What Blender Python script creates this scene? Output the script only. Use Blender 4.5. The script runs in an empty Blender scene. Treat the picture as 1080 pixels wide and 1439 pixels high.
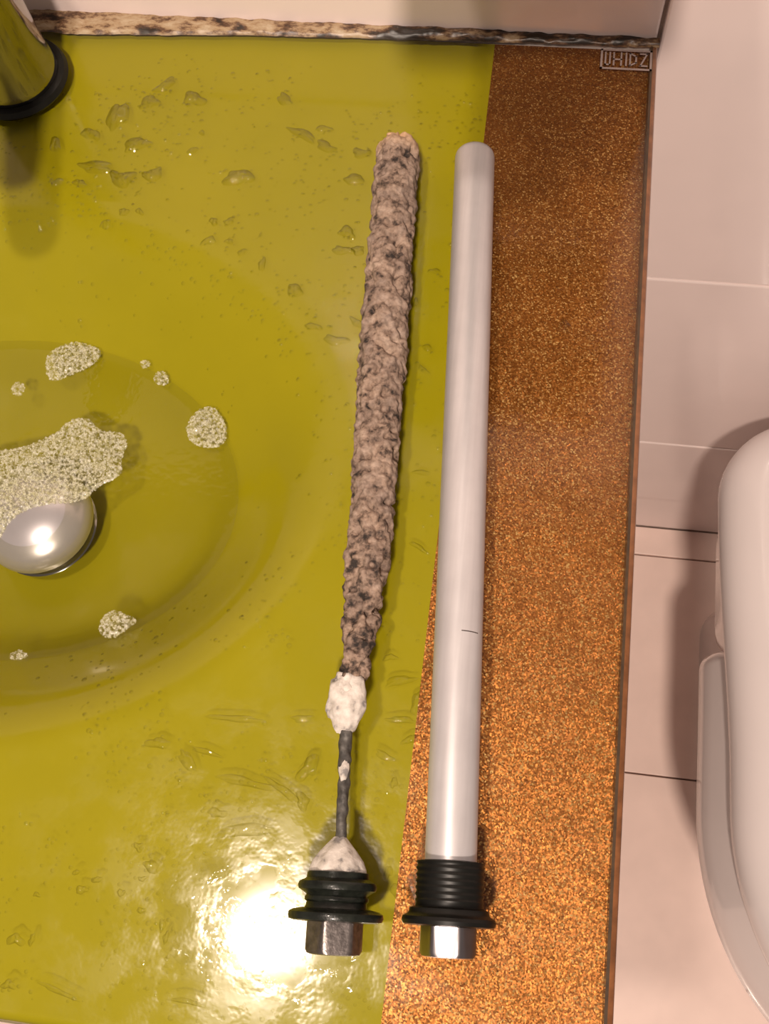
import bpy, bmesh, math, random
from mathutils import Vector, noise

# ------------------------------------------------------------------ camera, world, lights, exposure
SC = bpy.context.scene
COL = SC.collection
H = 0.8408                                   # height of the glass worktop above the floor

cam_d = bpy.data.cameras.new('camera')
cam_d.sensor_fit = 'VERTICAL'; cam_d.sensor_height = 36.0; cam_d.lens = 35.915
cam_d.clip_start = 0.02
cam = bpy.data.objects.new('camera', cam_d); COL.objects.link(cam)
cam.location = (-0.07257, -0.50891, 0.49626 + H)
cam.rotation_euler = (0.362583, 0.065936, 0.127582)
SC.camera = cam

world = bpy.data.worlds.new('world'); SC.world = world; world.use_nodes = True
bg = world.node_tree.nodes['Background']
bg.inputs[0].default_value = (1.0, 0.80, 0.71, 1); bg.inputs[1].default_value = 0.20

def lamp(name, loc, target, size, watts, col):
    d = bpy.data.lights.new(name, 'AREA'); d.shape = 'DISK'; d.size = size; d.energy = watts; d.color = col
    o = bpy.data.objects.new(name, d); COL.objects.link(o); o.location = loc
    o.rotation_euler = (Vector(target) - Vector(loc)).to_track_quat('-Z', 'Y').to_euler()
    return o
WARM = (1.0, 0.83, 0.70)
lamp('ceiling_lamp', (-0.40, -0.607, H + 1.50), (-0.25, -0.45, H), 0.09, 11.0, WARM)    # overhead, a little left: mirrored in the wet glass
lamp('room_lamp', (-0.06, -1.50, H + 1.85), (0.05, -0.3, 0.5), 0.17, 48.0, WARM)        # main lamp, behind the photographer
SC.cycles.transparent_max_bounces = 24

SC.view_settings.view_transform = 'Standard'; SC.view_settings.look = 'None'
SC.view_settings.gamma = 1.0; SC.view_settings.use_curve_mapping = False
SC.view_settings.exposure = 0.0

# ------------------------------------------------------------------ helpers
def tag(o, label=None, cat=None, group=None, kind=None):
    if label: o['label'] = label
    if cat: o['category'] = cat
    if group: o['group'] = group
    if kind: o['kind'] = kind
    return o

def empty(name, loc, label, cat, group=None):
    o = bpy.data.objects.new(name, None); COL.objects.link(o); o.location = loc
    o.empty_display_size = 0.03
    return tag(o, label, cat, group)

def origin(o):
    v = Vector((0, 0, 0))
    while o is not None:
        v += o.location; o = o.parent
    return v

def mesh(name, verts, faces, mat, parent=None, smooth=True, at=None):
    """one mesh object from world-space vertices"""
    off = Vector(at) if at is not None else Vector((0, 0, 0))
    base = origin(parent) if parent is not None else off
    me = bpy.data.meshes.new(name)
    me.from_pydata([tuple(Vector(v) - base) for v in verts], [], faces)
    me.materials.append(mat)
    if smooth:
        me.polygons.foreach_set('use_smooth', [True] * len(me.polygons))
    o = bpy.data.objects.new(name, me); COL.objects.link(o)
    if parent is not None: o.parent = parent
    elif at is not None: o.location = off
    me.update()
    return o

def recalc(o):
    bm = bmesh.new(); bm.from_mesh(o.data); bmesh.ops.recalc_face_normals(bm, faces=bm.faces[:]); bm.to_mesh(o.data); bm.free()
    return o

def sharp(o, deg=35):
    bm = bmesh.new(); bm.from_mesh(o.data); bmesh.ops.recalc_face_normals(bm, faces=bm.faces[:])
    for e in bm.edges:
        if len(e.link_faces) == 2 and e.calc_face_angle(0) > math.radians(deg): e.smooth = False
    bm.to_mesh(o.data); bm.free()
    return o

def box(name, lo, hi, mat, parent=None, bevel=0.0, seg=2):
    bm = bmesh.new(); bmesh.ops.create_cube(bm, size=1)
    for v in bm.verts:
        v.co = Vector([(lo[i] + hi[i]) / 2 + v.co[i] * (hi[i] - lo[i]) for i in range(3)])
    if bevel: bmesh.ops.bevel(bm, geom=bm.edges[:], offset=bevel, segments=seg, affect='EDGES', profile=0.5)
    base = origin(parent) if parent is not None else Vector(((lo[0]+hi[0])/2, (lo[1]+hi[1])/2, lo[2]))
    for v in bm.verts: v.co -= base
    me = bpy.data.meshes.new(name); bm.to_mesh(me); bm.free(); me.materials.append(mat)
    o = bpy.data.objects.new(name, me); COL.objects.link(o)
    if parent is not None: o.parent = parent
    else: o.location = base
    return o

def frame(d):
    d = Vector(d).normalized(); s = d.cross(Vector((0, 0, 1))).normalized(); u = s.cross(d)
    return d, s, u

def lathe(name, p0, d, prof, mat, parent=None, n=48, mod=None):
    """revolve (t, r) along axis d from p0; mod(t, angle, r) may change r"""
    d, s, u = frame(d); p0 = Vector(p0); V = []; F = []
    for t, r in prof:
        for k in range(n):
            a = 2 * math.pi * k / n
            rr = mod(t, a, r) if mod else r
            V.append(p0 + d * t + (s * math.cos(a) + u * math.sin(a)) * rr)
    m = len(prof)
    for i in range(m - 1):
        for k in range(n):
            k2 = (k + 1) % n
            F.append((i*n + k, i*n + k2, (i+1)*n + k2, (i+1)*n + k))
    F.append(tuple(range(n))); F.append(tuple(reversed(range((m-1)*n, m*n))))
    return sharp(mesh(name, V, F, mat, parent), 40)

def vlathe(name, c, prof, mat, parent=None, n=48, at=None):
    """revolve (r, z) about the vertical through c"""
    V = []; F = []; m = len(prof)
    for r, z in prof:
        for k in range(n):
            a = 2*math.pi*k/n; V.append((c[0] + r*math.cos(a), c[1] + r*math.sin(a), c[2] + z))
    for i in range(m-1):
        for k in range(n):
            k2 = (k+1) % n; F.append((i*n+k, i*n+k2, (i+1)*n+k2, (i+1)*n+k))
    F.append(tuple(range(n))); F.append(tuple(reversed(range((m-1)*n, m*n))))
    return sharp(mesh(name, V, F, mat, parent, at=at), 40)

# ------------------------------------------------------------------ materials
def new_mat(name):
    m = bpy.data.materials.new(name); m.use_nodes = True
    nt = m.node_tree; return m, nt, nt.nodes['Principled BSDF']

def N(nt, t, **kw):
    n = nt.nodes.new(t)
    for k, v in kw.items(): setattr(n, k, v)
    return n

def obj_co(nt, geo=False):
    if geo: return N(nt, 'ShaderNodeNewGeometry').outputs['Position']
    return N(nt, 'ShaderNodeTexCoord').outputs['Object']

def noise_n(nt, co, scale, detail=3, rough=0.55):
    n = N(nt, 'ShaderNodeTexNoise'); nt.links.new(co, n.inputs['Vector'])
    n.inputs['Scale'].default_value = scale; n.inputs['Detail'].default_value = detail; n.inputs['Roughness'].default_value = rough
    return n

def ramp(nt, fac, stops, interp='LINEAR'):
    r = N(nt, 'ShaderNodeValToRGB'); nt.links.new(fac, r.inputs[0]); r.color_ramp.interpolation = interp
    el = r.color_ramp.elements
    while len(el) < len(stops): el.new(0.5)
    for e, (p, c) in zip(el, stops):
        e.position = p; e.color = (c, c, c, 1) if isinstance(c, (int, float)) else (*c, 1)
    return r

def mixc(nt, fac, a, b, mode='MIX'):
    m = N(nt, 'ShaderNodeMix', data_type='RGBA', blend_type=mode)
    for s, v in ((0, fac), (6, a), (7, b)):
        if hasattr(v, 'links'): nt.links.new(v, m.inputs[s])
        elif isinstance(v, tuple): m.inputs[s].default_value = (*v, 1)
        else: m.inputs[s].default_value = v
    return m.outputs[2]

def bump(nt, h, strength, dist=0.001):
    b = N(nt, 'ShaderNodeBump'); nt.links.new(h, b.inputs['Height'])
    b.inputs['Strength'].default_value = strength; b.inputs['Distance'].default_value = dist
    return b.outputs[0]

def plain(name, col, rough=0.5, metal=0.0, coat=0.0, var=0.12, scale=60, bmp=0.0, bscale=300):
    m, nt, p = new_mat(name); co = obj_co(nt, True)
    n = noise_n(nt, co, scale)
    dark = tuple(c * (1 - var) for c in col); lite = tuple(min(1, c * (1 + var)) for c in col)
    r = ramp(nt, n.outputs['Fac'], [(0.3, dark), (0.7, lite)])
    nt.links.new(r.outputs[0], p.inputs['Base Color'])
    p.inputs['Roughness'].default_value = rough; p.inputs['Metallic'].default_value = metal
    p.inputs['Coat Weight'].default_value = coat; p.inputs['Coat Roughness'].default_value = 0.05
    if bmp:
        nb = noise_n(nt, co, bscale); nt.links.new(bump(nt, nb.outputs['Fac'], bmp), p.inputs['Normal'])
    return m

def two_sided_fresnel(nt, ior):
    """same mirror share from either side of a thin clear skin"""
    fr = N(nt, 'ShaderNodeFresnel'); g = N(nt, 'ShaderNodeNewGeometry'); mr = N(nt, 'ShaderNodeMapRange')
    nt.links.new(g.outputs['Backfacing'], mr.inputs[0]); mr.inputs[3].default_value = ior; mr.inputs[4].default_value = 1.0 / ior
    nt.links.new(mr.outputs[0], fr.inputs[0]); return fr

def mat_lime():
    m, nt, p = new_mat('lime_paint_under_glass'); co = obj_co(nt, True)
    n = noise_n(nt, co, 14, 3)
    r = ramp(nt, n.outputs['Fac'], [(0.3, (0.274, 0.236, 0.0012)), (0.7, (0.298, 0.254, 0.0016))])
    nt.links.new(r.outputs[0], p.inputs['Base Color'])
    p.inputs['Roughness'].default_value = 0.6; p.inputs['Specular IOR Level'].default_value = 0.1
    return m

def mat_sheet():
    """clear float glass with a thin wet film on it"""
    m, nt, p = new_mat('clear_wet_glass'); out = nt.nodes['Material Output']; nt.nodes.remove(p)
    co = obj_co(nt, True)
    tr = N(nt, 'ShaderNodeBsdfTransparent'); tr.inputs[0].default_value = (0.98, 0.985, 0.96, 1)
    gl = N(nt, 'ShaderNodeBsdfGlossy')
    wet = noise_n(nt, co, 38, 4, 0.6)
    rr = ramp(nt, wet.outputs['Fac'], [(0.42, 0.10), (0.60, 0.20)]); nt.links.new(rr.outputs[0], gl.inputs['Roughness'])
    fr = two_sided_fresnel(nt, 1.5)
    mx = N(nt, 'ShaderNodeMixShader'); nt.links.new(fr.outputs[0], mx.inputs[0]); nt.links.new(tr.outputs[0], mx.inputs[1]); nt.links.new(gl.outputs[0], mx.inputs[2])
    nt.links.new(mx.outputs[0], out.inputs[0])
    a = noise_n(nt, co, 70, 3, 0.5); k = ramp(nt, wet.outputs['Fac'], [(0.47, 0.0), (0.60, 1.0)])
    mu = N(nt, 'ShaderNodeMath', operation='MULTIPLY'); nt.links.new(a.outputs['Fac'], mu.inputs[0]); nt.links.new(k.outputs[0], mu.inputs[1])
    nt.links.new(bump(nt, mu.outputs[0], 0.09, 0.0012), gl.inputs['Normal'])
    return m

def mat_copper():
    m, nt, p = new_mat('copper_glitter_under_glass'); co = obj_co(nt, True)
    v = N(nt, 'ShaderNodeTexVoronoi'); nt.links.new(co, v.inputs['Vector']); v.inputs['Scale'].default_value = 1400
    big = noise_n(nt, co, 22, 3)
    sep = N(nt, 'ShaderNodeSeparateColor'); nt.links.new(v.outputs['Color'], sep.inputs[0])
    base = ramp(nt, sep.outputs[0], [(0.0, (0.21, 0.066, 0.010)), (0.5, (0.31, 0.108, 0.018)), (0.84, (0.42, 0.170, 0.034)), (1.0, (0.82, 0.52, 0.19))])
    tone = ramp(nt, big.outputs['Fac'], [(0.25, 0.80), (0.75, 1.1)])
    nt.links.new(mixc(nt, 1.0, base.outputs[0], tone.outputs[0], 'MULTIPLY'), p.inputs['Base Color'])
    p.inputs['Metallic'].default_value = 0.75; p.inputs['Roughness'].default_value = 0.42
    # each flake lies at its own angle
    g = N(nt, 'ShaderNodeNewGeometry')
    sub = N(nt, 'ShaderNodeVectorMath', operation='SUBTRACT'); nt.links.new(v.outputs['Color'], sub.inputs[0]); sub.inputs[1].default_value = (0.5, 0.5, 0.5)
    sc = N(nt, 'ShaderNodeVectorMath', operation='SCALE'); nt.links.new(sub.outputs[0], sc.inputs[0]); sc.inputs['Scale'].default_value = 0.48
    ad = N(nt, 'ShaderNodeVectorMath', operation='ADD'); nt.links.new(sc.outputs[0], ad.inputs[0]); nt.links.new(g.outputs['Normal'], ad.inputs[1])
    nm = N(nt, 'ShaderNodeVectorMath', operation='NORMALIZE'); nt.links.new(ad.outputs[0], nm.inputs[0])
    nt.links.new(nm.outputs[0], p.inputs['Normal'])
    return m

def mat_water(name, tint, edge, rough=0.03, glossmul=1.0, relief=0.25, rscale=130):
    """clear water: lets the glass show through, mirrors lamps, steep rims tinted dark in place of refraction shading"""
    m, nt, p = new_mat(name); out = nt.nodes['Material Output']; nt.nodes.remove(p)
    lw = N(nt, 'ShaderNodeLayerWeight'); lw.inputs[0].default_value = 0.45
    c = mixc(nt, lw.outputs['Facing'], tint, edge)  # darker rim colour painted in for the shading refraction would give
    tr = N(nt, 'ShaderNodeBsdfTransparent'); nt.links.new(c, tr.inputs[0])
    gl = N(nt, 'ShaderNodeBsdfGlossy'); gl.inputs['Roughness'].default_value = rough; gl.inputs['Color'].default_value = (glossmul,)*3 + (1,)
    fr = two_sided_fresnel(nt, 1.33)
    mx = N(nt, 'ShaderNodeMixShader'); nt.links.new(fr.outputs[0], mx.inputs[0]); nt.links.new(tr.outputs[0], mx.inputs[1]); nt.links.new(gl.outputs[0], mx.inputs[2])
    nt.links.new(mx.outputs[0], out.inputs[0])
    co = obj_co(nt, True); nb = noise_n(nt, co, rscale, 2)
    b = bump(nt, nb.outputs['Fac'], relief, 0.001); nt.links.new(b, gl.inputs['Normal'])
    return m

def mat_foam():
    m, nt, p = new_mat('soap_foam'); out = nt.nodes['Material Output']
    co = obj_co(nt, True); n = noise_n(nt, co, 240, 3)
    r = ramp(nt, n.outputs['Fac'], [(0.3, (0.74, 0.70, 0.50)), (0.7, (0.92, 0.90, 0.80))])
    nt.links.new(r.outputs[0], p.inputs['Base Color']); p.inputs['Roughness'].default_value = 0.25
    p.inputs['Coat Weight'].default_value = 0.6
    tr = N(nt, 'ShaderNodeBsdfTransparent'); tr.inputs[0].default_value = (0.97, 0.97, 0.92, 1)
    f = ramp(nt, noise_n(nt, co, 500, 2).outputs['Fac'], [(0.40, 0.03), (0.62, 0.42)])
    mx = N(nt, 'ShaderNodeMixShader'); nt.links.new(f.outputs[0], mx.inputs[0]); nt.links.new(tr.outputs[0], mx.inputs[1]); nt.links.new(p.outputs[0], mx.inputs[2])
    nt.links.new(mx.outputs[0], out.inputs[0])
    return m

def mat_crust():
    m, nt, p = new_mat('corroded_scale'); co = obj_co(nt, True)
    a = noise_n(nt, co, 170, 4, 0.6); b = noise_n(nt, co, 60, 3); c = noise_n(nt, co, 420, 2)
    sx = N(nt, 'ShaderNodeSeparateXYZ'); nt.links.new(co, sx.inputs[0])
    mr = N(nt, 'ShaderNodeMapRange'); nt.links.new(sx.outputs[1], mr.inputs[0])      # more bare dark metal towards the eaten end
    mr.inputs[1].default_value = -0.33; mr.inputs[2].default_value = -0.42; mr.inputs[3].default_value = 0.0; mr.inputs[4].default_value = -0.075
    ad = N(nt, 'ShaderNodeMath', operation='ADD'); nt.links.new(a.outputs['Fac'], ad.inputs[0]); nt.links.new(mr.outputs[0], ad.inputs[1])
    r = ramp(nt, ad.outputs[0], [(0.33, (0.028, 0.020, 0.016)), (0.40, (0.14, 0.095, 0.072)), (0.47, (0.29, 0.205, 0.155)), (0.66, (0.44, 0.335, 0.27))])
    g = ramp(nt, b.outputs['Fac'], [(0.35, (0.70, 0.68, 0.68)), (0.6, (1.0, 0.97, 0.93))])
    s = ramp(nt, c.outputs['Fac'], [(0.35, 0.74), (0.6, 1.05)])
    col = mixc(nt, 1.0, mixc(nt, 1.0, r.outputs[0], g.outputs[0], 'MULTIPLY'), s.outputs[0], 'MULTIPLY')
    tip = N(nt, 'ShaderNodeMapRange'); nt.links.new(sx.outputs[1], tip.inputs[0])    # rusty stain on the far tip
    tip.inputs[1].default_value = -0.112; tip.inputs[2].default_value = -0.098; tip.inputs[3].default_value = 0.0; tip.inputs[4].default_value = 0.75
    col = mixc(nt, tip.outputs[0], col, (0.72, 0.46, 0.27))
    nt.links.new(col, p.inputs['Base Color']); p.inputs['Roughness'].default_value = 0.85
    nt.links.new(bump(nt, a.outputs['Fac'], 0.7, 0.002), p.inputs['Normal'])
    return m

def mat_residue():
    m, nt, p = new_mat('white_residue'); co = obj_co(nt, True)
    a = noise_n(nt, co, 150, 4)
    r = ramp(nt, a.outputs['Fac'], [(0.34, (0.22, 0.20, 0.19)), (0.42, (0.50, 0.45, 0.40)), (0.6, (0.70, 0.64, 0.58))])
    nt.links.new(r.outputs[0], p.inputs['Base Color']); p.inputs['Roughness'].default_value = 0.7
    nt.links.new(bump(nt, a.outputs['Fac'], 0.5, 0.002), p.inputs['Normal'])
    return m

def mat_sealant():
    m, nt, p = new_mat('mouldy_silicone'); co = obj_co(nt, True)
    mp = N(nt, 'ShaderNodeMapping'); nt.links.new(co, mp.inputs[0]); mp.inputs['Scale'].default_value = (1, 2.2, 2.2)
    a = noise_n(nt, mp.outputs[0], 48, 5, 0.7)
    # mould grows thicker towards the right end
    sx = N(nt, 'ShaderNodeSeparateXYZ'); nt.links.new(co, sx.inputs[0])
    mr = N(nt, 'ShaderNodeMapRange'); nt.links.new(sx.outputs[0], mr.inputs[0])
    mr.inputs[1].default_value = -0.30; mr.inputs[2].default_value = -0.08; mr.inputs[3].default_value = 0.05; mr.inputs[4].default_value = -0.06
    ad = N(nt, 'ShaderNodeMath', operation='ADD'); nt.links.new(a.outputs['Fac'], ad.inputs[0]); nt.links.new(mr.outputs[0], ad.inputs[1])
    r = ramp(nt, ad.outputs[0], [(0.42, (0.022, 0.012, 0.006)), (0.49, (0.12, 0.060, 0.03)), (0.56, (0.33, 0.22, 0.12)), (0.70, (0.46, 0.36, 0.24))])
    nt.links.new(r.outputs[0], p.inputs['Base Color']); p.inputs['Roughness'].default_value = 0.35
    return m

def mat_rod():
    m, nt, p = new_mat('satin_magnesium'); co = obj_co(nt)
    mp = N(nt, 'ShaderNodeMapping'); nt.links.new(co, mp.inputs[0])
    mp.inputs['Rotation'].default_value = (0, 0, -0.0687); mp.inputs['Scale'].default_value = (1, 0.02, 1)
    a = noise_n(nt, mp.outputs[0], 380, 3); b = noise_n(nt, co, 60, 4)
    r = ramp(nt, a.outputs['Fac'], [(0.3, (0.63, 0.60, 0.61)), (0.7, (0.69, 0.66, 0.67))])
    g = ramp(nt, b.outputs['Fac'], [(0.3, 0.92), (0.7, 1.0)])
    nt.links.new(mixc(nt, 1.0, r.outputs[0], g.outputs[0], 'MULTIPLY'), p.inputs['Base Color'])
    p.inputs['Metallic'].default_value = 0.45; p.inputs['Roughness'].default_value = 0.40
    return m

M_LIME = mat_lime(); M_SHEET = mat_sheet(); M_COPPER = mat_copper()
M_EDGE = plain('brown_glass_edge', (0.22, 0.085, 0.030), 0.25, 0.2, 0.8, 0.3, 120)
M_SEAM = plain('dark_edge_line', (0.055, 0.030, 0.012), 0.5, 0, 0.4, 0.3, 150)
M_TILE = plain('glazed_wall_tile', (0.84, 0.71, 0.68), 0.28, 0, 0.5, 0.03, 9)
M_FTILE = plain('glazed_floor_tile', (0.93, 0.73, 0.655), 0.30, 0, 0.4, 0.05, 14)
M_GROUT = plain('tile_grout', (0.30, 0.22, 0.185), 0.9, 0, 0, 0.2, 120, 0.3)
M_CERAMIC = plain('toilet_ceramic', (0.66, 0.595, 0.585), 0.20, 0, 0.7, 0.02, 12)
M_SEAT = plain('toilet_seat_plastic', (0.67, 0.605, 0.595), 0.24, 0, 0.5, 0.02, 12)
M_CHROME = plain('chrome', (0.36, 0.35, 0.33), 0.10, 1.0, 0, 0.04, 40)
M_PLUG = plain('satin_plug', (0.52, 0.49, 0.49), 0.25, 0.6, 0, 0.05, 60)
M_RUBBER = plain('black_rubber', (0.006, 0.006, 0.005), 0.40, 0, 0.0, 0.3, 90)
M_RUBBER2 = plain('worn_black_rubber', (0.012, 0.014, 0.011), 0.32, 0, 0.1, 0.5, 180, 0.3, 260)
M_STEEL = plain('bright_steel', (0.42, 0.39, 0.40), 0.28, 1.0, 0, 0.08, 90)
M_STEEL2 = plain('stained_steel', (0.20, 0.175, 0.165), 0.34, 0.85, 0, 0.4, 220, 0.3, 300)
M_WIRE = plain('corroded_wire', (0.085, 0.078, 0.070), 0.6, 0.4, 0, 0.6, 260, 0.5, 400)
M_CAB = plain('cabinet_laminate', (0.45, 0.38, 0.33), 0.45, 0, 0.2, 0.05, 12)
M_PRINT = plain('pale_print', (0.30, 0.23, 0.21), 0.5, 0, 0, 0.1, 200)
for _m in (M_RUBBER, M_RUBBER2): _m.node_tree.nodes['Principled BSDF'].inputs['Specular IOR Level'].default_value = 0.28
M_CRUST = mat_crust(); M_RES = mat_residue(); M_SEAL = mat_sealant(); M_ROD = mat_rod(); M_FOAM = mat_foam()
M_DROP = mat_water('clear_water_drop', (0.985, 0.985, 0.95), (0.30, 0.28, 0.08))
M_BASINW = mat_water('basin_water', (0.93, 0.93, 0.88), (0.85, 0.85, 0.75), 0.02)
M_FILM = mat_water('wet_film', (0.985, 0.985, 0.96), (0.70, 0.68, 0.45), 0.10, 1.0, 0.55, 170)

# measured spots on the worktop: x, y, half sizes, angle (metres)
DROPS = {"tap": [[-0.3629, -0.1062, 0.0031, 0.0068, 0.5126], [-0.3552, -0.1336, 0.0036, 0.0027, 0.0749], [-0.3408, -0.133, 0.0042, 0.0031, -0.1241], [-0.3427, -0.0965, 0.0062, 0.0045, -0.4893], [-0.3334, -0.1202, 0.0116, 0.0047, -0.1274], [-0.3195, -0.1596, 0.0039, 0.0026, 0.0789], [-0.3286, -0.0817, 0.0064, 0.0112, 0.0685], [-0.3152, -0.1269, 0.0071, 0.0069, 0.0745], [-0.3093, -0.1508, 0.0031, 0.0026, 0.0777], [-0.3116, -0.1025, 0.0087, 0.005, 0.51], [-0.2995, -0.1503, 0.0026, 0.0021, 0.0777], [-0.3105, -0.0693, 0.0062, 0.0052, 0.5134], [-0.2969, -0.1229, 0.0053, 0.0058, 0.0741], [-0.3034, -0.0547, 0.0072, 0.0041, 0.5145], [-0.276, -0.1043, 0.0035, 0.0027, 0.0719], [-0.2825, -0.0646, 0.0062, 0.0063, 0.2873], [-0.2725, -0.0905, 0.0018, 0.0022, 0.0702], [-0.2537, -0.1678, 0.0042, 0.003, 0.0804], [-0.2532, -0.1541, 0.003, 0.0025, 0.0786], [-0.2439, -0.1529, 0.0034, 0.0025, 0.0786], [-0.2413, -0.1672, 0.0025, 0.002, 0.0804], [-0.2439, -0.1216, 0.0081, 0.0067, -0.4995], [-0.2324, -0.1739, 0.0029, 0.002, 0.0814], [-0.2192, -0.1811, 0.0025, 0.0039, 0.0825], [-0.1969, -0.1975, 0.0037, 0.0056, 0.6955]], "mid": [[-0.2255, -0.0608, 0.006, 0.0036, -0.5254], [-0.2105, -0.0872, 0.0114, 0.003, -0.4294], [-0.1832, -0.2196, 0.005, 0.0022, -0.2955], [-0.1976, -0.082, 0.0057, 0.0022, 0.1782], [-0.1944, -0.0947, 0.0068, 0.0036, -0.2385], [-0.1691, -0.2267, 0.0073, 0.0031, -0.1063], [-0.1735, -0.1677, 0.006, 0.0033, -0.314], [-0.1731, -0.1558, 0.005, 0.004, 0.0797], [-0.1742, -0.1174, 0.006, 0.0041, 0.0746], [-0.1648, -0.1669, 0.0038, 0.0034, -0.1212], [-0.1574, -0.2152, 0.0059, 0.0026, -0.4815], [-0.1722, -0.0979, 0.0066, 0.0031, -0.138], [-0.1276, -0.1987, 0.0016, 0.0023, 0.0858], [-0.1091, -0.3435, 0.0052, 0.0015, -0.4392], [-0.1124, -0.3021, 0.0045, 0.0016, 0.0997], [-0.1183, -0.241, 0.0037, 0.0017, -0.6561], [-0.1179, -0.2276, 0.0028, 0.0022, 0.0897], [-0.1194, -0.1777, 0.0036, 0.0019, 0.0831]], "low": [[-0.2696, -0.5708, 0.0033, 0.0021, 0.1323], [-0.2711, -0.5521, 0.004, 0.0027, 0.1299], [-0.2637, -0.5505, 0.0017, 0.0024, 0.1298], [-0.2661, -0.5317, 0.0017, 0.0012, 0.1273], [-0.2461, -0.5703, 0.0113, 0.0011, -0.1998], [-0.25, -0.5195, 0.0017, 0.0013, 0.126], [-0.2454, -0.5271, 0.0029, 0.002, 0.4609], [-0.2395, -0.5214, 0.0024, 0.0016, 0.1264], [-0.2268, -0.5257, 0.002, 0.0016, 0.1272], [-0.2228, -0.5046, 0.0027, 0.0019, 0.1245], [-0.2158, -0.532, 0.0023, 0.0012, 0.1282], [-0.2181, -0.5183, 0.002, 0.0012, 0.1264], [-0.2149, -0.5126, 0.0038, 0.0028, -0.3488], [-0.2236, -0.4566, 0.0063, 0.0027, 0.1183], [-0.2047, -0.5367, 0.0017, 0.0027, 0.129], [-0.2019, -0.5418, 0.0013, 0.003, 0.1297], [-0.2081, -0.4626, 0.0026, 0.0071, 0.8321], [-0.1869, -0.5667, 0.0087, 0.0011, 0.0094], [-0.199, -0.4581, 0.0085, 0.0013, -0.2123], [-0.1886, -0.4852, 0.0044, 0.0023, 0.2903], [-0.1881, -0.4403, 0.0141, 0.0017, 0.0315], [-0.1776, -0.4697, 0.0145, 0.0023, -0.0126], [-0.1737, -0.4915, 0.0141, 0.0032, 0.2066], [-0.1589, -0.4714, 0.0102, 0.002, -0.4583], [-0.1551, -0.4365, 0.0063, 0.0017, 0.031], [-0.1491, -0.4745, 0.0034, 0.0039, 0.1218], [-0.1489, -0.4602, 0.0041, 0.0066, -0.2988]], "front": [[-0.1525, -0.5022, 0.005, 0.0074, -0.0378], [-0.1231, -0.5475, 0.012, 0.0052, -0.1061], [-0.151, -0.555, 0.0134, 0.008, 0.1323], [-0.1147, -0.5385, 0.0045, 0.0029, 0.1307], [-0.1854, -0.5111, 0.0073, 0.0038, 0.2905], [-0.1951, -0.5475, 0.0079, 0.0041, -0.1812], [-0.2107, -0.5526, 0.0039, 0.0024, 0.1309]], "rod": [[-0.1133, -0.4492, 0.0054, 0.0017, -0.3932], [-0.1165, -0.4021, 0.0035, 0.0018, 0.1128], [-0.1073, -0.4612, 0.0017, 0.0029, 0.1207], [-0.1102, -0.4131, 0.0077, 0.0025, 0.4659], [-0.1079, -0.4316, 0.0062, 0.002, -0.0561], [-0.1013, -0.4404, 0.0048, 0.002, 0.6355], [-0.1001, -0.4214, 0.0035, 0.0062, -0.2333], [-0.0977, -0.4053, 0.0021, 0.0032, 0.1135]], "cop": [[-0.0443, -0.2075, 0.0039, 0.0036, -0.3147], [-0.0169, -0.4117, 0.0024, 0.0047, 0.4611], [-0.0101, -0.4201, 0.002, 0.004, 0.3755], [-0.0449, -0.4542, 0.0046, 0.0016, -0.0512], [-0.0984, -0.509, 0.0042, 0.0039, 0.1272], [-0.1049, -0.5018, 0.002, 0.0031, 0.1261], [-0.0294, -0.5272, 0.0019, 0.0017, 0.1307], [-0.0553, -0.5262, 0.0016, 0.0012, 0.1302]]}
FOAM = {"big": [[-0.3854, -0.3229], [-0.3831, -0.2998], [-0.3664, -0.2953], [-0.3498, -0.2909], [-0.3365, -0.2821], [-0.3282, -0.271], [-0.3177, -0.2685], [-0.3089, -0.2776], [-0.2953, -0.2758], [-0.29, -0.2837], [-0.2923, -0.2931], [-0.2889, -0.3041], [-0.3012, -0.3108], [-0.3081, -0.3218], [-0.3318, -0.3273], [-0.3466, -0.3368], [-0.3546, -0.3551], [-0.3755, -0.3573]], "top": [[-0.3543, -0.2347], [-0.3521, -0.2255], [-0.3407, -0.2195], [-0.3276, -0.2208], [-0.3185, -0.2245], [-0.3235, -0.2343], [-0.3333, -0.2406], [-0.3471, -0.2487]], "right": [[-0.2578, -0.2713], [-0.255, -0.2593], [-0.2479, -0.2553], [-0.2396, -0.2578], [-0.232, -0.2687], [-0.2318, -0.2766], [-0.2385, -0.2818], [-0.2517, -0.2804]], "low": [[-0.2823, -0.3974], [-0.2824, -0.3885], [-0.2763, -0.3829], [-0.2675, -0.3856], [-0.2605, -0.3877], [-0.2657, -0.3935], [-0.2743, -0.4005]], "small": [[-0.2849, -0.2381], [-0.2809, -0.2338], [-0.2736, -0.2371], [-0.2741, -0.2429], [-0.2811, -0.2436]], "tiny": [[-0.2948, -0.2317], [-0.2911, -0.2279], [-0.2857, -0.2304], [-0.2899, -0.2337]], "left": [[-0.3709, -0.2534], [-0.3677, -0.2482], [-0.3614, -0.2515], [-0.3626, -0.2589], [-0.3682, -0.2585]], "edge": [[-0.3304, -0.4168], [-0.3248, -0.4114], [-0.3173, -0.4134], [-0.3211, -0.4178]]}

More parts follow.
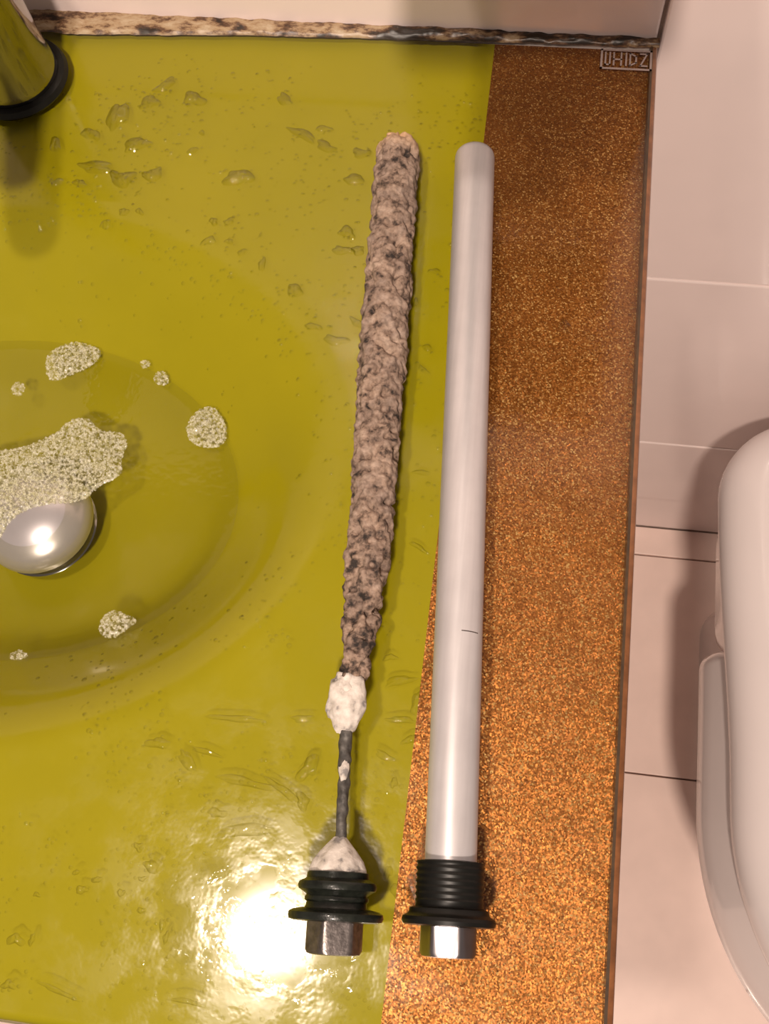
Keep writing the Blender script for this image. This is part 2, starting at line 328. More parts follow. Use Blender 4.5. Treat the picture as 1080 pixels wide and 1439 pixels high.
# ------------------------------------------------------------------ structure: back wall and floor, tile by tile
T = 0.006
wall = box('wall_back', (-1.0, T, 0.0), (1.0, T + 0.10, 1.62), M_GROUT); tag(wall, 'tiled back wall behind the worktop and toilet', kind='structure')
rows = [(0.0, 0.266), (0.266, 0.587), (0.587, 0.908), (0.908, 1.229), (1.229, 1.55)]
cols = [(-1.0, -0.5), (-0.5, 0.0), (0.0, 0.5), (0.5, 1.0)]
cache = {}
for z0, z1 in rows:
    for x0, x1 in cols:
        key = round(z1 - z0, 3); g = 0.0013
        if key not in cache:
            o = box('tile', (x0 + g, 0, z0 + g), (x1 - g, T + 0.002, z1 - g), M_TILE, wall, 0.0016)
            cache[key] = (o.data, x0, z0)
        else:
            me, bx0, bz0 = cache[key]
            o = bpy.data.objects.new('tile', me); COL.objects.link(o); o.parent = wall
            o.location = (x0 - bx0, 0, z0 - bz0)

floor = box('floor', (-1.0, -1.9, -0.05), (1.0, T, -T), M_GROUT); tag(floor, 'pale tiled bathroom floor', kind='structure')
ys = [0.0, -0.0416] + [-0.0416 - 0.291 * k for k in range(1, 7)]
xs = [-0.85 + 0.30 * k for k in range(7)]
cache = {}
for y1, y0 in zip(ys[:-1], ys[1:]):
    for x0, x1 in zip(xs[:-1], xs[1:]):
        key = round(y1 - y0, 3); g = 0.0010
        if key not in cache:
            o = box('tile', (x0 + g, y0 + g, -T - 0.002), (x1 - g, y1 - g, 0), M_FTILE, floor, 0.0012)
            cache[key] = (o.data, x0, y0)
        else:
            me, bx0, by0 = cache[key]
            o = bpy.data.objects.new('tile', me); COL.objects.link(o); o.parent = floor
            o.location = (x0 - bx0, y0 - by0, 0)

# ------------------------------------------------------------------ vanity: glass worktop with moulded oval basin
BX, BY, BA, BB = -0.36, -0.312, 0.187, 0.147
PROF = [(0, -0.0750), (.2, -0.0739), (.4, -0.0698), (.6, -0.0592), (.74, -0.0420), (.82, -0.0307), (.90, -0.0187), (.96, -0.0105), (1.01, -0.0054), (1.07, -0.0015), (1.14, 0)]
def prof_z(r):
    if r >= PROF[-1][0]: return 0.0
    n = len(PROF)
    for i in range(n - 1):
        if PROF[i][0] <= r <= PROF[i+1][0]:
            def sl(j):
                if j <= 0 or j >= n - 1: return 0.0
                return (PROF[j+1][1] - PROF[j-1][1]) / (PROF[j+1][0] - PROF[j-1][0])
            h = PROF[i+1][0] - PROF[i][0]; t = (r - PROF[i][0]) / h
            a, b = PROF[i][1], PROF[i+1][1]; ma, mb = sl(i) * h, sl(i+1) * h
            return (2*t**3 - 3*t*t + 1)*a + (t**3 - 2*t*t + t)*ma + (-2*t**3 + 3*t*t)*b + (t**3 - t*t)*mb
    return 0.0
RW0 = 0.74                                   # water line on the profile
def bowl_ellipse(r):
    """centre and half axes of the bowl contour r: the moulded wall keeps an even width round the oval"""
    if r >= RW0:
        t = (r - RW0) / (1 - RW0); return (-0.355 - 0.005*t, -0.3205 + 0.0095*t, 0.136 + 0.051*t, 0.0985 + 0.0475*t)
    t = r / RW0; return (-0.340 - 0.015*t, -0.332 + 0.0115*t, max(1e-5, 0.136*t), max(1e-5, 0.0985*t))
def bowl_r(x, y):
    if abs((x - BX) / (BA*1.2))**2 + abs((y - BY) / (BB*1.25))**2 > 1.0: return 2.0
    lo, hi = 0.0, 1.3
    for _ in range(22):
        m = (lo + hi) / 2; cx, cy, a, b = bowl_ellipse(m)
        if ((x - cx) / a)**2 + ((y - cy) / b)**2 > 1: lo = m
        else: hi = m
    return lo
def surf_z(x, y):
    return prof_z(bowl_r(x, y))

YB, YF = -0.002, -0.586           # back and front of the glass
XL, XS, XR = -0.76, -0.1005, 0.0  # left end, lime/copper line, right edge
def front_y(x): return YF - 0.0 * x
van = empty('vanity_top', (-0.38, -0.29, H), 'lime green glass vanity top with oval basin and copper glitter border', 'vanity')
# lime glass: grid outside, fine enough to carry the bowl
def axis(a, b, lo, hi, fine, coarse):
    L = [a]
    while L[-1] < b - 1e-6:
        s = fine if lo - 0.01 < L[-1] < hi else coarse
        L.append(min(b, L[-1] + s))
    return L
gx = axis(XL, XS, BX - 1.14*BA, BX + 1.14*BA, 0.003, 0.02)
gy = axis(YF + 0.004, YB, BY - 1.14*BB, BY + 1.14*BB, 0.003, 0.02)
V = []; F = []
gyy = [YF - 0.0005] + [YF + 0.0012] + [gy[0], gy[0] + 0.0008] + gy[1:]
for j, y in enumerate(gyy):
    for x in gx:
        z = surf_z(x, y)
        if j == 0: z = -0.0045
        elif j == 1: z = -0.0012
        V.append((x, y, H + z))
nx = len(gx)
for j in range(len(gyy) - 1):
    for i in range(nx - 1):
        F.append((j*nx + i, j*nx + i + 1, (j+1)*nx + i + 1, (j+1)*nx + i))
# front lip and skirt down to the underside
b0 = len(V)
for x in gx: V.append((x, YF - 0.0005, H - 0.012))
for i in range(nx - 1): F.append((b0 + i, b0 + i + 1, i + 1, i))
mesh('glass_sheet', V, F, M_SHEET, van)
# lime paint on the underside, seen through the glass
DEP = 0.0070
mesh('lime_paint', [(x, y, z - DEP) for x, y, z in V], F, M_LIME, van)
# copper glitter border, then a dark line and the ground brown edge
def strip(name, x0, x1, z0, z1, mat, nsub=2):
    V = []; F = []; yy = [YF - 0.0005, YF + 0.0012, YF + 0.004, YF + 0.0048, YB]; zz = [-0.0045, -0.0012, 0, 0, 0]
    for y, dz in zip(yy, zz):
        for k in range(nsub + 1):
            t = k / nsub; V.append((x0 + (x1 - x0)*t, y, H + z0 + (z1 - z0)*t + dz))
    n = nsub + 1
    for j in range(4):
        for k in range(nsub): F.append((j*n + k, j*n + k + 1, (j+1)*n + k + 1, (j+1)*n + k))
    return mesh(name, V, F, mat, van)
strip('copper_paint', XS, -0.0046, -DEP, -DEP, M_COPPER)
strip('glass_sheet', XS, -0.0046, 0, 0, M_SHEET)
strip('edge_line', -0.0046, -0.0031, 0, -0.0003, M_SEAM)
strip('edge_backing', -0.00455, -0.0046, 0, -DEP, M_SEAM)
# rounded brown edge strip
V = []; F = []
pts = [(-0.0031, -0.0003), (-0.0012, -0.0008), (-0.0003, -0.002), (0.0, -0.004), (0.0, -0.012), (-0.03, -0.012)]
for y in (YF, YB):
    for x, z in pts: V.append((x, y, H + z))
for k in range(len(pts) - 1): F.append((k, k + 1, len(pts) + k + 1, len(pts) + k))
mesh('glass_edge', V, F, M_EDGE, van)
# cabinet carrying the top
box('cabinet_body', (-0.74, -0.55, 0.10), (-0.03, -0.001, H - 0.095), M_CAB, van, 0.002)
box('cabinet_rail', (-0.74, -0.55, H - 0.095), (-0.722, -0.001, H - 0.014), M_CAB, van, 0.001)
box('cabinet_rail', (-0.048, -0.55, H - 0.095), (-0.03, -0.001, H - 0.014), M_CAB, van, 0.001)
box('plinth', (-0.72, -0.50, 0.0), (-0.05, -0.02, 0.10), M_CAB, van, 0.002)
for x0 in (-0.738, -0.384):
    d = box('door', (x0, -0.57, 0.11), (x0 + 0.352, -0.551, H - 0.03), M_CAB, van, 0.003)
    hx = x0 + (0.31 if x0 < -0.5 else 0.03)
    box('handle', (hx, -0.592, 0.52), (hx + 0.012, -0.571, 0.64), M_CHROME, d, 0.003)
# small framed print in the back right corner of the copper
P = Vector((-0.0340, -0.0240, H + 0.0003)); PW, PH = 0.0298, 0.0144
def stroke_mesh(segs, w):
    V = []; F = []
    for (x0, y0), (x1, y1) in segs:
        a = Vector((x0 * PW, y0 * PH, 0)); b = Vector((x1 * PW, y1 * PH, 0)); d = (b - a).normalized() * (w / 2); s = Vector((-d.y, d.x, 0))
        i = len(V)
        for q in (a - d - s, b + d - s, b + d + s, a - d + s): V.append(P + q)
        for q in (a - d - s, b + d - s, b + d + s, a - d + s): V.append(P + q + Vector((0, 0, 0.0002)))
        F += [(i+4, i+5, i+6, i+7), (i, i+1, i+5, i+4), (i+1, i+2, i+6, i+5), (i+2, i+3, i+7, i+6), (i+3, i, i+4, i+7)]
    return V, F
V, F = stroke_mesh([((0, 0), (1, 0)), ((1, 0), (1, 1)), ((1, 1), (0, 1)), ((0, 1), (0, 0))], 0.0013)
pr = mesh('printed_mark', V, F, M_PRINT, van, smooth=False)
V, F = stroke_mesh([((.08, .85), (.08, .2)), ((.08, .2), (.17, .2)), ((.17, .2), (.17, .85)),
                    ((.25, .2), (.25, .85)), ((.25, .5), (.40, .5)), ((.40, .85), (.40, .2)),
                    ((.50, .2), (.50, .85)),
                    ((.58, .2), (.58, .85)), ((.58, .85), (.70, .7)), ((.70, .7), (.70, .35)), ((.70, .35), (.58, .2)),
                    ((.79, .85), (.92, .85)), ((.92, .85), (.79, .2)), ((.79, .2), (.92, .2))], 0.0010)
mesh('lettering', V, F, M_PRINT, pr, smooth=False)

# grimy silicone bead between glass and wall
def seal_w(x):
    pts = [(-0.76, .018), (-.40, .0165), (-.35, .0155), (-.25, .0102), (-.19, .0088), (-.10, .0065), (-.037, .0055), (0.001, .005)]
    for (a, wa), (b, wb) in zip(pts[:-1], pts[1:]):
        if a <= x <= b: return wa + (wb - wa) * (x - a) / (b - a)
    return .005
V = []; F = []; n = 420; K = 9
for i in range(n + 1):
    x = -0.76 + 0.7605 * i / n
    w = seal_w(x) * (1 + 0.10 * noise.noise(Vector((x * 60, 3.1, 0)))) + 0.0006 * noise.noise(Vector((x * 260, 7, 0)))
    hh = 0.0022 + 0.0014 * noise.noise(Vector((x * 90, 1.7, 4)))
    for k in range(K + 1):
        t = k / K
        y = -w * (1 - t); z = hh * math.sin(math.pi * 0.5 * min(1, t * 1.6)) + 0.0006 * noise.noise(Vector((x * 200, t * 5, 9)))
        if k == 0: z = -0.0008
        V.append((x, y, H + z))
for i in range(n):
    for k in range(K): F.append((i*(K+1)+k, (i+1)*(K+1)+k, (i+1)*(K+1)+k+1, i*(K+1)+k+1))
s = mesh('sealant_bead', V, F, M_SEAL, at=(-0.38, -0.005, H)); tag(s, 'grimy mould-spotted silicone bead along back edge of the worktop', 'sealant')

# ------------------------------------------------------------------ basin: water, plug, foam
WZ = -0.0420
WX, WY, WA, WB = bowl_ellipse(RW0)
V = [(WX, WY, H + WZ)]; F = []; n = 96; rings = [0.25, 0.5, 0.75, 0.95, 0.98, 1.012]; dz = [0, 0, 0, 0, 0.0002, 0.0014]
for q, d in zip(rings, dz):
    for k in range(n):
        a = 2*math.pi*k/n; V.append((WX + WA*q*math.cos(a), WY + WB*q*math.sin(a), H + WZ + d))
for k in range(n):
    F.append((0, 1 + k, 1 + (k+1) % n))
    for j in range(len(rings) - 1):
        F.append((1 + j*n + k, 1 + (j+1)*n + k, 1 + (j+1)*n + (k+1) % n, 1 + j*n + (k+1) % n))
wt = mesh('basin_water', V, F, M_BASINW, at=(BX, BY, H + WZ)); tag(wt, 'shallow pool of clear water standing in the lime basin', 'water', kind='stuff')

PX, PY = -0.3395, -0.3310
pz = surf_z(PX, PY) + 0.006
plug = empty('basin_plug', (PX, PY, H + pz), 'domed shiny metal pop-up plug in the basin water', 'plug')
vlathe('drain_ring', (PX, PY, H + pz), [(0.022, 0.0), (0.031, 0.0005), (0.032, 0.002), (0.030, 0.003), (0.022, 0.002)], M_CHROME, plug)
dome = [(0.010, 0.002), (0.010, 0.010), (0.031, 0.011), (0.0335, 0.0125), (0.0335, 0.0155)]
for k in range(1, 9):
    a = k / 8 * math.pi / 2; dome.append((0.0335 * math.cos(a) + 0.0004, 0.0155 + 0.015 * math.sin(a)))
vlathe('dome', (PX, PY, H + pz), dome, M_PLUG, plug)

def inside(p, poly):
    r = False; j = len(poly) - 1
    for i in range(len(poly)):
        (xi, yi), (xj, yj) = poly[i], poly[j]
        if (yi > p[1]) != (yj > p[1]) and p[0] < (xj - xi) * (p[1] - yi) / (yj - yi) + xi: r = not r
        j = i
    return r
def edge_dist(p, poly):
    best = 1e9; P2 = Vector((p[0], p[1], 0)); j = len(poly) - 1
    for i in range(len(poly)):
        a = Vector((*poly[j], 0)); b = Vector((*poly[i], 0)); t = max(0, min(1, (P2 - a).dot(b - a) / (b - a).length_squared))
        best = min(best, (a + (b - a) * t - P2).length); j = i
    return best
_bm = bmesh.new(); bmesh.ops.create_icosphere(_bm, subdivisions=1, radius=1)
ICO_V = [v.co.copy() for v in _bm.verts]; ICO_F = [tuple(v.index for v in f.verts) for f in _bm.faces]; _bm.free()
def foam(poly, label, seed, dens=1.0, rmax=0.0012):
    for _ in range(2):                                   # round the outline off
        poly = [q for i in range(len(poly)) for q in ((poly[i-1][0]*.25 + poly[i][0]*.75, poly[i-1][1]*.25 + poly[i][1]*.75), (poly[i][0]*.75 + poly[(i+1) % len(poly)][0]*.25, poly[i][1]*.75 + poly[(i+1) % len(poly)][1]*.25))]
    rnd = random.Random(seed); cx = sum(p[0] for p in poly)/len(poly); cy = sum(p[1] for p in poly)/len(poly)
    x0, x1 = min(p[0] for p in poly), max(p[0] for p in poly); y0, y1 = min(p[1] for p in poly), max(p[1] for p in poly)
    V = []; F = []
    def base_z(p):
        z = max(WZ, surf_z(*p)); dp = ((p[0] - PX)**2 + (p[1] - PY)**2) / 0.034**2
        return max(z, pz + 0.0155 + 0.015 * math.sqrt(1 - dp)) if dp < 1 else z
    # froth body: a low lumpy skin
    s = 0.0007; nx = int((x1 - x0) / s) + 1; ny = int((y1 - y0) / s) + 1; idx = {}
    def vid(i, j):
        if (i, j) not in idx:
            p = (x0 + i*s + rnd.uniform(-.25, .25)*s, y0 + j*s + rnd.uniform(-.25, .25)*s); e = edge_dist(p, poly) if inside(p, poly) else 0.0
            idx[(i, j)] = len(V)
            V.append((p[0], p[1], H + base_z(p) + 0.0002 + min(0.0022, e * 0.6) * (0.75 + 0.5 * noise.noise(Vector((p[0]*500, p[1]*500, seed))))))
        return idx[(i, j)]
    for i in range(nx):
        for j in range(ny):
            if inside((x0 + (i+.5)*s, y0 + (j+.5)*s), poly): F.append((vid(i, j), vid(i+1, j), vid(i+1, j+1), vid(i, j+1)))
    area = (x1 - x0) * (y1 - y0)
    for _ in range(int(area * dens / 0.62e-6)):
        p = (rnd.uniform(x0, x1), rnd.uniform(y0, y1))
        if not inside(p, poly): continue
        e = edge_dist(p, poly)
        if noise.noise(Vector((p[0]*160, p[1]*160, seed))) < rnd.uniform(-0.75, -0.05) and e > 0.0015: continue
        r = rnd.uniform(0.0003, rmax) * (0.4 + 0.6 * rnd.random()**2); i = len(V)
        z = base_z(p) + min(0.0022, e * 0.6) * rnd.uniform(0.4, 1.3) + r * 0.2
        V += [Vector((p[0], p[1], H + z)) + v * r for v in ICO_V]; F += [tuple(i + k for k in f) for f in ICO_F]
    o = mesh('foam_patch', V, F, M_FOAM, at=(cx, cy, H + WZ)); tag(o, label, 'foam', 'soap foam floating in the basin')
foam(FOAM['big'], 'large ragged raft of soap foam beside the metal plug', 1, 1.0, 0.0014)
foam(FOAM['top'], 'leaf-shaped foam patch at the far rim of the basin water', 2)
foam(FOAM['right'], 'round foam patch at the right rim of the basin water', 3)
foam(FOAM['low'], 'small foam patch at the near rim of the basin water', 4, 0.7)
foam(FOAM['small'], 'little foam fleck on far right rim of the basin water', 5, 0.7)
foam(FOAM['tiny'], 'tiniest foam fleck, next to the leaf-shaped foam patch', 6, 0.7)
foam(FOAM['left'], 'faint foam fleck floating between the plug raft and the leaf-shaped patch', 7, 0.4)
foam(FOAM['edge'], 'thin foam sliver at the near left rim of the basin water', 8, 0.5)

# ------------------------------------------------------------------ tap
tx, ty = -0.4005, -0.0575
tap = empty('basin_tap', (tx, ty, H), 'chrome mixer tap with a black rubber ring at its base', 'tap')
vlathe('rubber_ring', (tx, ty, H), [(0.026, 0.0), (0.0325, 0.0004), (0.0342, 0.003), (0.0325, 0.0062), (0.026, 0.0066)], M_RUBBER, tap)
vlathe('body', (tx, ty, H), [(0.0245, 0.006), (0.0285, 0.0065), (0.0290, 0.008), (0.0280, 0.012), (0.0262, 0.03), (0.0255, 0.10), (0.0262, 0.125), (0.024, 0.134), (0.012, 0.138)], M_CHROME, tap)
dirn = Vector((0.22, -1.0, 0.0)).normalized()
V = []; F = []; n = 24; path = []
for k in range(15):
    t = k / 14; path.append((Vector((tx, ty, H + 0.085)) + dirn * (0.015 + 0.125 * t) + Vector((0, 0, 0.022 * math.sin(t * math.pi * 0.62))), 0.0165 - 0.003 * t))
path.append((path[-1][0] + dirn * 0.004 - Vector((0, 0, 0.006)), 0.0125)); path.append((path[-1][0] - Vector((0, 0, 0.012)), 0.011))
for i, (c, r) in enumerate(path):
    d = (path[min(i+1, len(path)-1)][0] - path[max(i-1, 0)][0]); d, s, u = frame(d if abs(d.normalized().z) < .95 else Vector((dirn.x*.3, dirn.y*.3, -1)))
    for k in range(n): V.append(c + (s*math.cos(2*math.pi*k/n)*1.15 + u*math.sin(2*math.pi*k/n)*0.8) * r)
for i in range(len(path) - 1):
    for k in range(n): F.append((i*n+k, i*n+(k+1) % n, (i+1)*n+(k+1) % n, (i+1)*n+k))
F.append(tuple(range(n))); F.append(tuple(reversed(range((len(path)-1)*n, len(path)*n))))
recalc(mesh('spout', V, F, M_CHROME, tap))
lv = lathe('lever', (tx, ty, H + 0.140), Vector((-0.1, 0.55, 0.35)), [(-0.01, 0.012), (0.0, 0.013), (0.03, 0.010), (0.08, 0.0075), (0.084, 0.004)], M_CHROME, tap)

# ------------------------------------------------------------------ the new anode rod
def L3(p): return Vector((p[0], p[1], p[2] + H))
A = L3((-0.1037, -0.1030, 0.0116)); B = L3((-0.0768, -0.4939, 0.0178))
new = empty('anode_rod', (-0.0903, -0.30, H), 'clean smooth pale grey anode rod lying on the copper border line', 'anode rod', 'water heater anode rods')
d = (B - A).normalized(); LEN = (B - A).length
lathe('rod', A, d, [(0.0, 0.0085), (0.0004, 0.0100), (0.0018, 0.0110), (0.004, 0.01145), (LEN + 0.002, 0.01155)], M_ROD, new, 64)
lathe('scratch', A, d, [(0.2888, 0.01145), (0.289, 0.01158), (0.2894, 0.01158), (0.2896, 0.01145)], M_STEEL2, new, 48, lambda t, a, r: r if 0.52 < a / math.pi < 0.80 else 0.010)
col = [(LEN - 0.0005, 0.0118), (LEN, 0.0150)]
t = LEN
for k in range(6):
    col += [(t + 0.0006, 0.0151), (t + 0.0014, 0.0146), (t + 0.0020, 0.0146), (t + 0.0027, 0.0151)]; t += 0.0027
col += [(t + 0.001, 0.0147), (t + 0.0025, 0.0150)]
cl = lathe('threaded_collar', A, d, col, M_RUBBER, new, 56)
t0 = t + 0.0025
fl = lathe('flange', A, d, [(t0, 0.0150), (t0 + 0.0008, 0.0172), (t0 + 0.0025, 0.0176), (t0 + 0.0032, 0.0182), (t0 + 0.0042, 0.0201), (t0 + 0.0056, 0.0206), (t0 + 0.0072, 0.0200), (t0 + 0.0078, 0.0185)], M_RUBBER, new, 64)
t1 = t0 + 0.0078
def hexmod(ap, rot=0.0):
    def f(t, a, r):
        q = (a + rot) % (math.pi / 3) - math.pi / 6
        return min(r, ap / math.cos(q))
    return f
lathe('hex_head', A, d, [(t1 - 0.001, 0.0122), (t1 + 0.0105, 0.0122), (t1 + 0.0120, 0.0112), (t1 + 0.0124, 0.0098)], M_STEEL, new, 72, hexmod(0.0108, 0.06))

# ------------------------------------------------------------------ the corroded anode rod
old = empty('anode_rod', (-0.136, -0.28, H), 'corroded anode rod crusted with pitted beige scale, eaten down to bare wire', 'anode rod', 'water heater anode rods')
AX = [L3(p) for p in [(-.1492,-.0955,.0128),(-.1459,-.1495,.0132),(-.1425,-.1971,.0136),(-.1401,-.242,.0140),(-.1370,-.2844,.0145),(-.1338,-.3245,.0155),(-.1322,-.3627,.0165),(-.1318,-.3847,.0172),(-.1313,-.3991,.018),(-.1308,-.4164,.0185),(-.1312,-.4260,.0188)]]
RW = [.0122,.0126,.0126,.0127,.0119,.0112,.0110,.0088,.0074,.0066,.0060]
def along(P, W, t):
    x = t * (len(P) - 1); i = min(int(x), len(P) - 2); q = x - i
    return P[i].lerp(P[i+1], q), W[i] + (W[i+1] - W[i]) * q
n, m = 84, 620; V = []; F = []
dd, ss, uu = frame(AX[-1] - AX[0])
for i in range(m + 1):
    t = i / m; c, r = along(AX, RW, t)
    capf = min(1.0, math.sqrt(max(0.0, 1 - (1 - min(1, t / 0.022))**2)) * 0.85 + 0.15) if t < 0.022 else 1.0
    if t > 0.975: capf = max(0.25, 1 - (t - 0.975) / 0.025 * 0.7)
    lump = 0.4 + 1.1 * max(0, (t - 0.55)) * 2
    for k in range(n):
        a = 2 * math.pi * k / n; dirv = ss * math.cos(a) + uu * math.sin(a)
        p = c + dirv * r
        v1 = noise.noise(p * 175); v2 = noise.noise(p * 380 + Vector((5, 3, 1))); v3 = noise.noise(p * 70 + Vector((9, 1, 4)))
        dr = 0.0011 * v2 + 0.0016 * v1 + 0.0018 * lump * v3
        if v1 < -0.2: dr += (v1 + 0.2) * 0.008
        if v3 < -0.3 and t > 0.6: dr += (v3 + 0.3) * 0.012
        dr = max(-0.45 * r, dr)
        V.append(c + dirv * (r * capf + dr * capf))
for i in range(m):
    for k in range(n): F.append((i*n+k, i*n+(k+1) % n, (i+1)*n+(k+1) % n, (i+1)*n+k))
F.append(tuple(range(n))); F.append(tuple(reversed(range(m*n, (m+1)*n))))
crust = recalc(mesh('scale_crust', V, F, M_CRUST, old))

def lump(name, c, dims, mat, parent, seed, amp=0.25, freq=120, sub=4, ax=None):
    bm = bmesh.new(); bmesh.ops.create_icosphere(bm, subdivisions=sub, radius=1)
    d, s, u = ax or (dd, ss, uu); V = []; off = Vector((seed * 1.7, seed * 0.9, seed))
    for v in bm.verts:
        q = v.co * (1 + amp * noise.noise(v.co * 1.6 + off) + amp * 0.5 * noise.noise(v.co * 4.1 + off))
        V.append(Vector(c) + s * q.x * dims[0] + d * q.y * dims[1] + u * q.z * dims[2])
    F = [tuple(v.index for v in f.verts) for f in bm.faces]; bm.free()
    return mesh(name, V, F, mat, parent)
lump('scale_nub', L3((-0.1252, -0.3885, 0.016)), (0.0036, 0.0058, 0.004), M_CRUST, crust, 4)
lump('white_residue', L3((-0.1325, -0.4300, 0.0192)), (0.0092, 0.0140, 0.0075), M_RES, old, 2, 0.22)
lump('white_residue', L3((-0.1345, -0.4235, 0.0200)), (0.0052, 0.0080, 0.0052), M_RES, old, 6, 0.35)
WP = [L3(p) for p in [(-.1312,-.424,.0188),(-.1308,-.4451,.0195),(-.1296,-.4560,.0197),(-.1285,-.4658,.0200),(-.1275,-.478,.0203),(-.1258,-.497,.0205)]]
V = []; F = []; n = 20; m = 80
for i in range(m + 1):
    c, r = along(WP, [.0030, .0031, .0030, .0027, .0025, .0026], i / m)
    for k in range(n):
        a = 2*math.pi*k/n; dv = ss*math.cos(a) + uu*math.sin(a)
        V.append(c + dv * (r + 0.0009 * noise.noise((c + dv*r) * 260)))
for i in range(m):
    for k in range(n): F.append((i*n+k, i*n+(k+1) % n, (i+1)*n+(k+1) % n, (i+1)*n+k))
wire = recalc(mesh('core_wire', V, F, M_WIRE, old))
lump('residue_fleck', L3((-0.1291, -0.4600, 0.0212)), (0.0024, 0.0052, 0.0022), M_RES, wire, 9, 0.3, sub=3)
C0 = L3((-.1265, -.4895, .0203)); cd = (L3((-.1228, -.538, .0207)) - C0).normalized()
lathe('residue_cone', C0, cd, [(0.0, 0.0026), (0.003, 0.0052), (0.006, 0.0078), (0.010, 0.0108), (0.0135, 0.0122), (0.0148, 0.0124)], M_RES, old, 40,
      lambda t, a, r: r * (1 + 0.10 * math.sin(a * 3 + 1) * (1 - t / 0.016) + 0.05 * math.sin(a * 7)))
lathe('threaded_collar', C0, cd, [(0.0146, 0.0125), (0.0150, 0.0136), (0.0175, 0.0138), (0.0182, 0.0148), (0.0190, 0.0168), (0.0206, 0.0174), (0.0222, 0.0170), (0.0232, 0.0150), (0.0245, 0.0134), (0.0255, 0.0141), (0.0266, 0.0141), (0.0274, 0.0132), (0.0290, 0.0134), (0.0300, 0.0140)], M_RUBBER2, old, 64)
lathe('flange', C0, cd, [(0.0298, 0.0150), (0.0306, 0.0190), (0.0316, 0.0206), (0.0332, 0.0209), (0.0346, 0.0203), (0.0352, 0.0180)], M_RUBBER2, old, 64)
lathe('hex_head', C0, cd, [(0.0345, 0.0124), (0.0465, 0.0124), (0.0480, 0.0114), (0.0484, 0.0098)], M_STEEL2, old, 72, hexmod(0.0109, -0.22))

# ------------------------------------------------------------------ toilet
toilet = empty('toilet', (0.315, -0.30, 0.0), 'white ceramic toilet with its lid closed, against the back wall', 'toilet')
TCX = 0.315
def outline(wr, wf, yb, yt, yf, rc, n=22):
    """plan outline: straight-sided back with rounded corners, elliptical front; wr/wf half widths, yb back, yt where the ellipse starts, yf tip"""
    P = []
    for k in range(n + 1):                              # left side: back corner
        a = math.pi/2 * k / n; P.append((TCX - wr + rc - rc*math.sin(a), yb - rc + rc*math.cos(a)))
    for k in range(1, 7):
        t = k / 7; P.append((TCX - (wr + (wf - wr)*t*t*(3-2*t)), (yb - rc) + (yt - yb + rc) * t))
    for k in range(0, n * 2 + 1):
        a = math.pi * k / (2*n); P.append((TCX - wf*math.cos(a), yt - (yt - yf)*math.sin(a)))
    L = [(x, y) for x, y in P if x < TCX - 1e-6]
    R_ = [(2*TCX - x, y) for x, y in reversed(L)]
    return L + [(TCX, yf)] + R_
def loft(name, sections, mat, parent):
    V = []; F = []; n = len(sections[0][0])
    for pts, z in sections:
        for x, y in pts: V.append((x, y, z))
    for i in range(len(sections) - 1):
        for k in range(n): F.append((i*n+k, i*n+(k+1) % n, (i+1)*n+(k+1) % n, (i+1)*n+k))
    F.append(tuple(range(n))); F.append(tuple(reversed(range((len(sections)-1)*n, len(sections)*n))))
    return sharp(mesh(name, V, F, mat, parent), 50)
def inset(pts, d):
    cx = TCX; cy = -0.30; out = []; n = len(pts)
    for i in range(n):
        a = Vector((*pts[i-1], 0)); b = Vector((*pts[(i+1) % n], 0)); t = (b - a)
        t = t.normalized() if t.length > 1e-9 else Vector((1, 0, 0)); nn = Vector((-t.y, t.x, 0))
        if nn.dot(Vector((cx, cy, 0)) - Vector((*pts[i], 0))) < 0: nn = -nn
        out.append((pts[i][0] + nn.x*d, pts[i][1] + nn.y*d))
    return out
# pedestal with flaring bowl
ped = []
for z, w, yf in [(0.0, 0.105, -0.50), (0.03, 0.100, -0.50), (0.14, 0.098, -0.49), (0.22, 0.112, -0.51), (0.26, 0.122, -0.54), (0.29, 0.135, -0.56), (0.312, 0.142, -0.575)]:
    ped.append((outline(w, w, -0.10, -0.36, yf, 0.05), z))
loft('pedestal', ped, M_CERAMIC, toilet)
# wide rim of the bowl, starting in front of the hinge deck
rim = outline(0.172, 0.172, -0.248, -0.40, -0.622, 0.020)
loft('bowl_rim', [(inset(rim, 0.022), 0.300), (inset(rim, 0.004), 0.308), (rim, 0.318), (inset(rim, 0.002), 0.335), (inset(rim, 0.006), 0.352), (inset(rim, 0.013), 0.370), (inset(rim, 0.017), 0.383), (inset(rim, 0.019), 0.388)], M_CERAMIC, toilet)
# hinge deck and lid, narrower, rounded all round
lid = outline(0.174, 0.160, -0.030, -0.40, -0.610, 0.085)
loft('rear_deck', [(inset(outline(0.140, 0.140, -0.03, -0.20, -0.26, 0.08), 0.01), 0.20), (outline(0.140, 0.140, -0.03, -0.20, -0.26, 0.08), 0.24), (outline(0.140, 0.140, -0.03, -0.20, -0.26, 0.08), 0.388)], M_CERAMIC, toilet)
secs = [(inset(lid, 0.008), 0.3885), (inset(lid, 0.001), 0.391), (lid, 0.395), (lid, 0.400)]
for k in range(1, 9):
    a = k / 8 * math.pi / 2; secs.append((inset(lid, 0.042 * (1 - math.cos(a))), 0.400 + 0.036 * math.sin(a)))
secs.append((inset(lid, 0.075), 0.4385))
loft('lid', secs, M_SEAT, toilet)

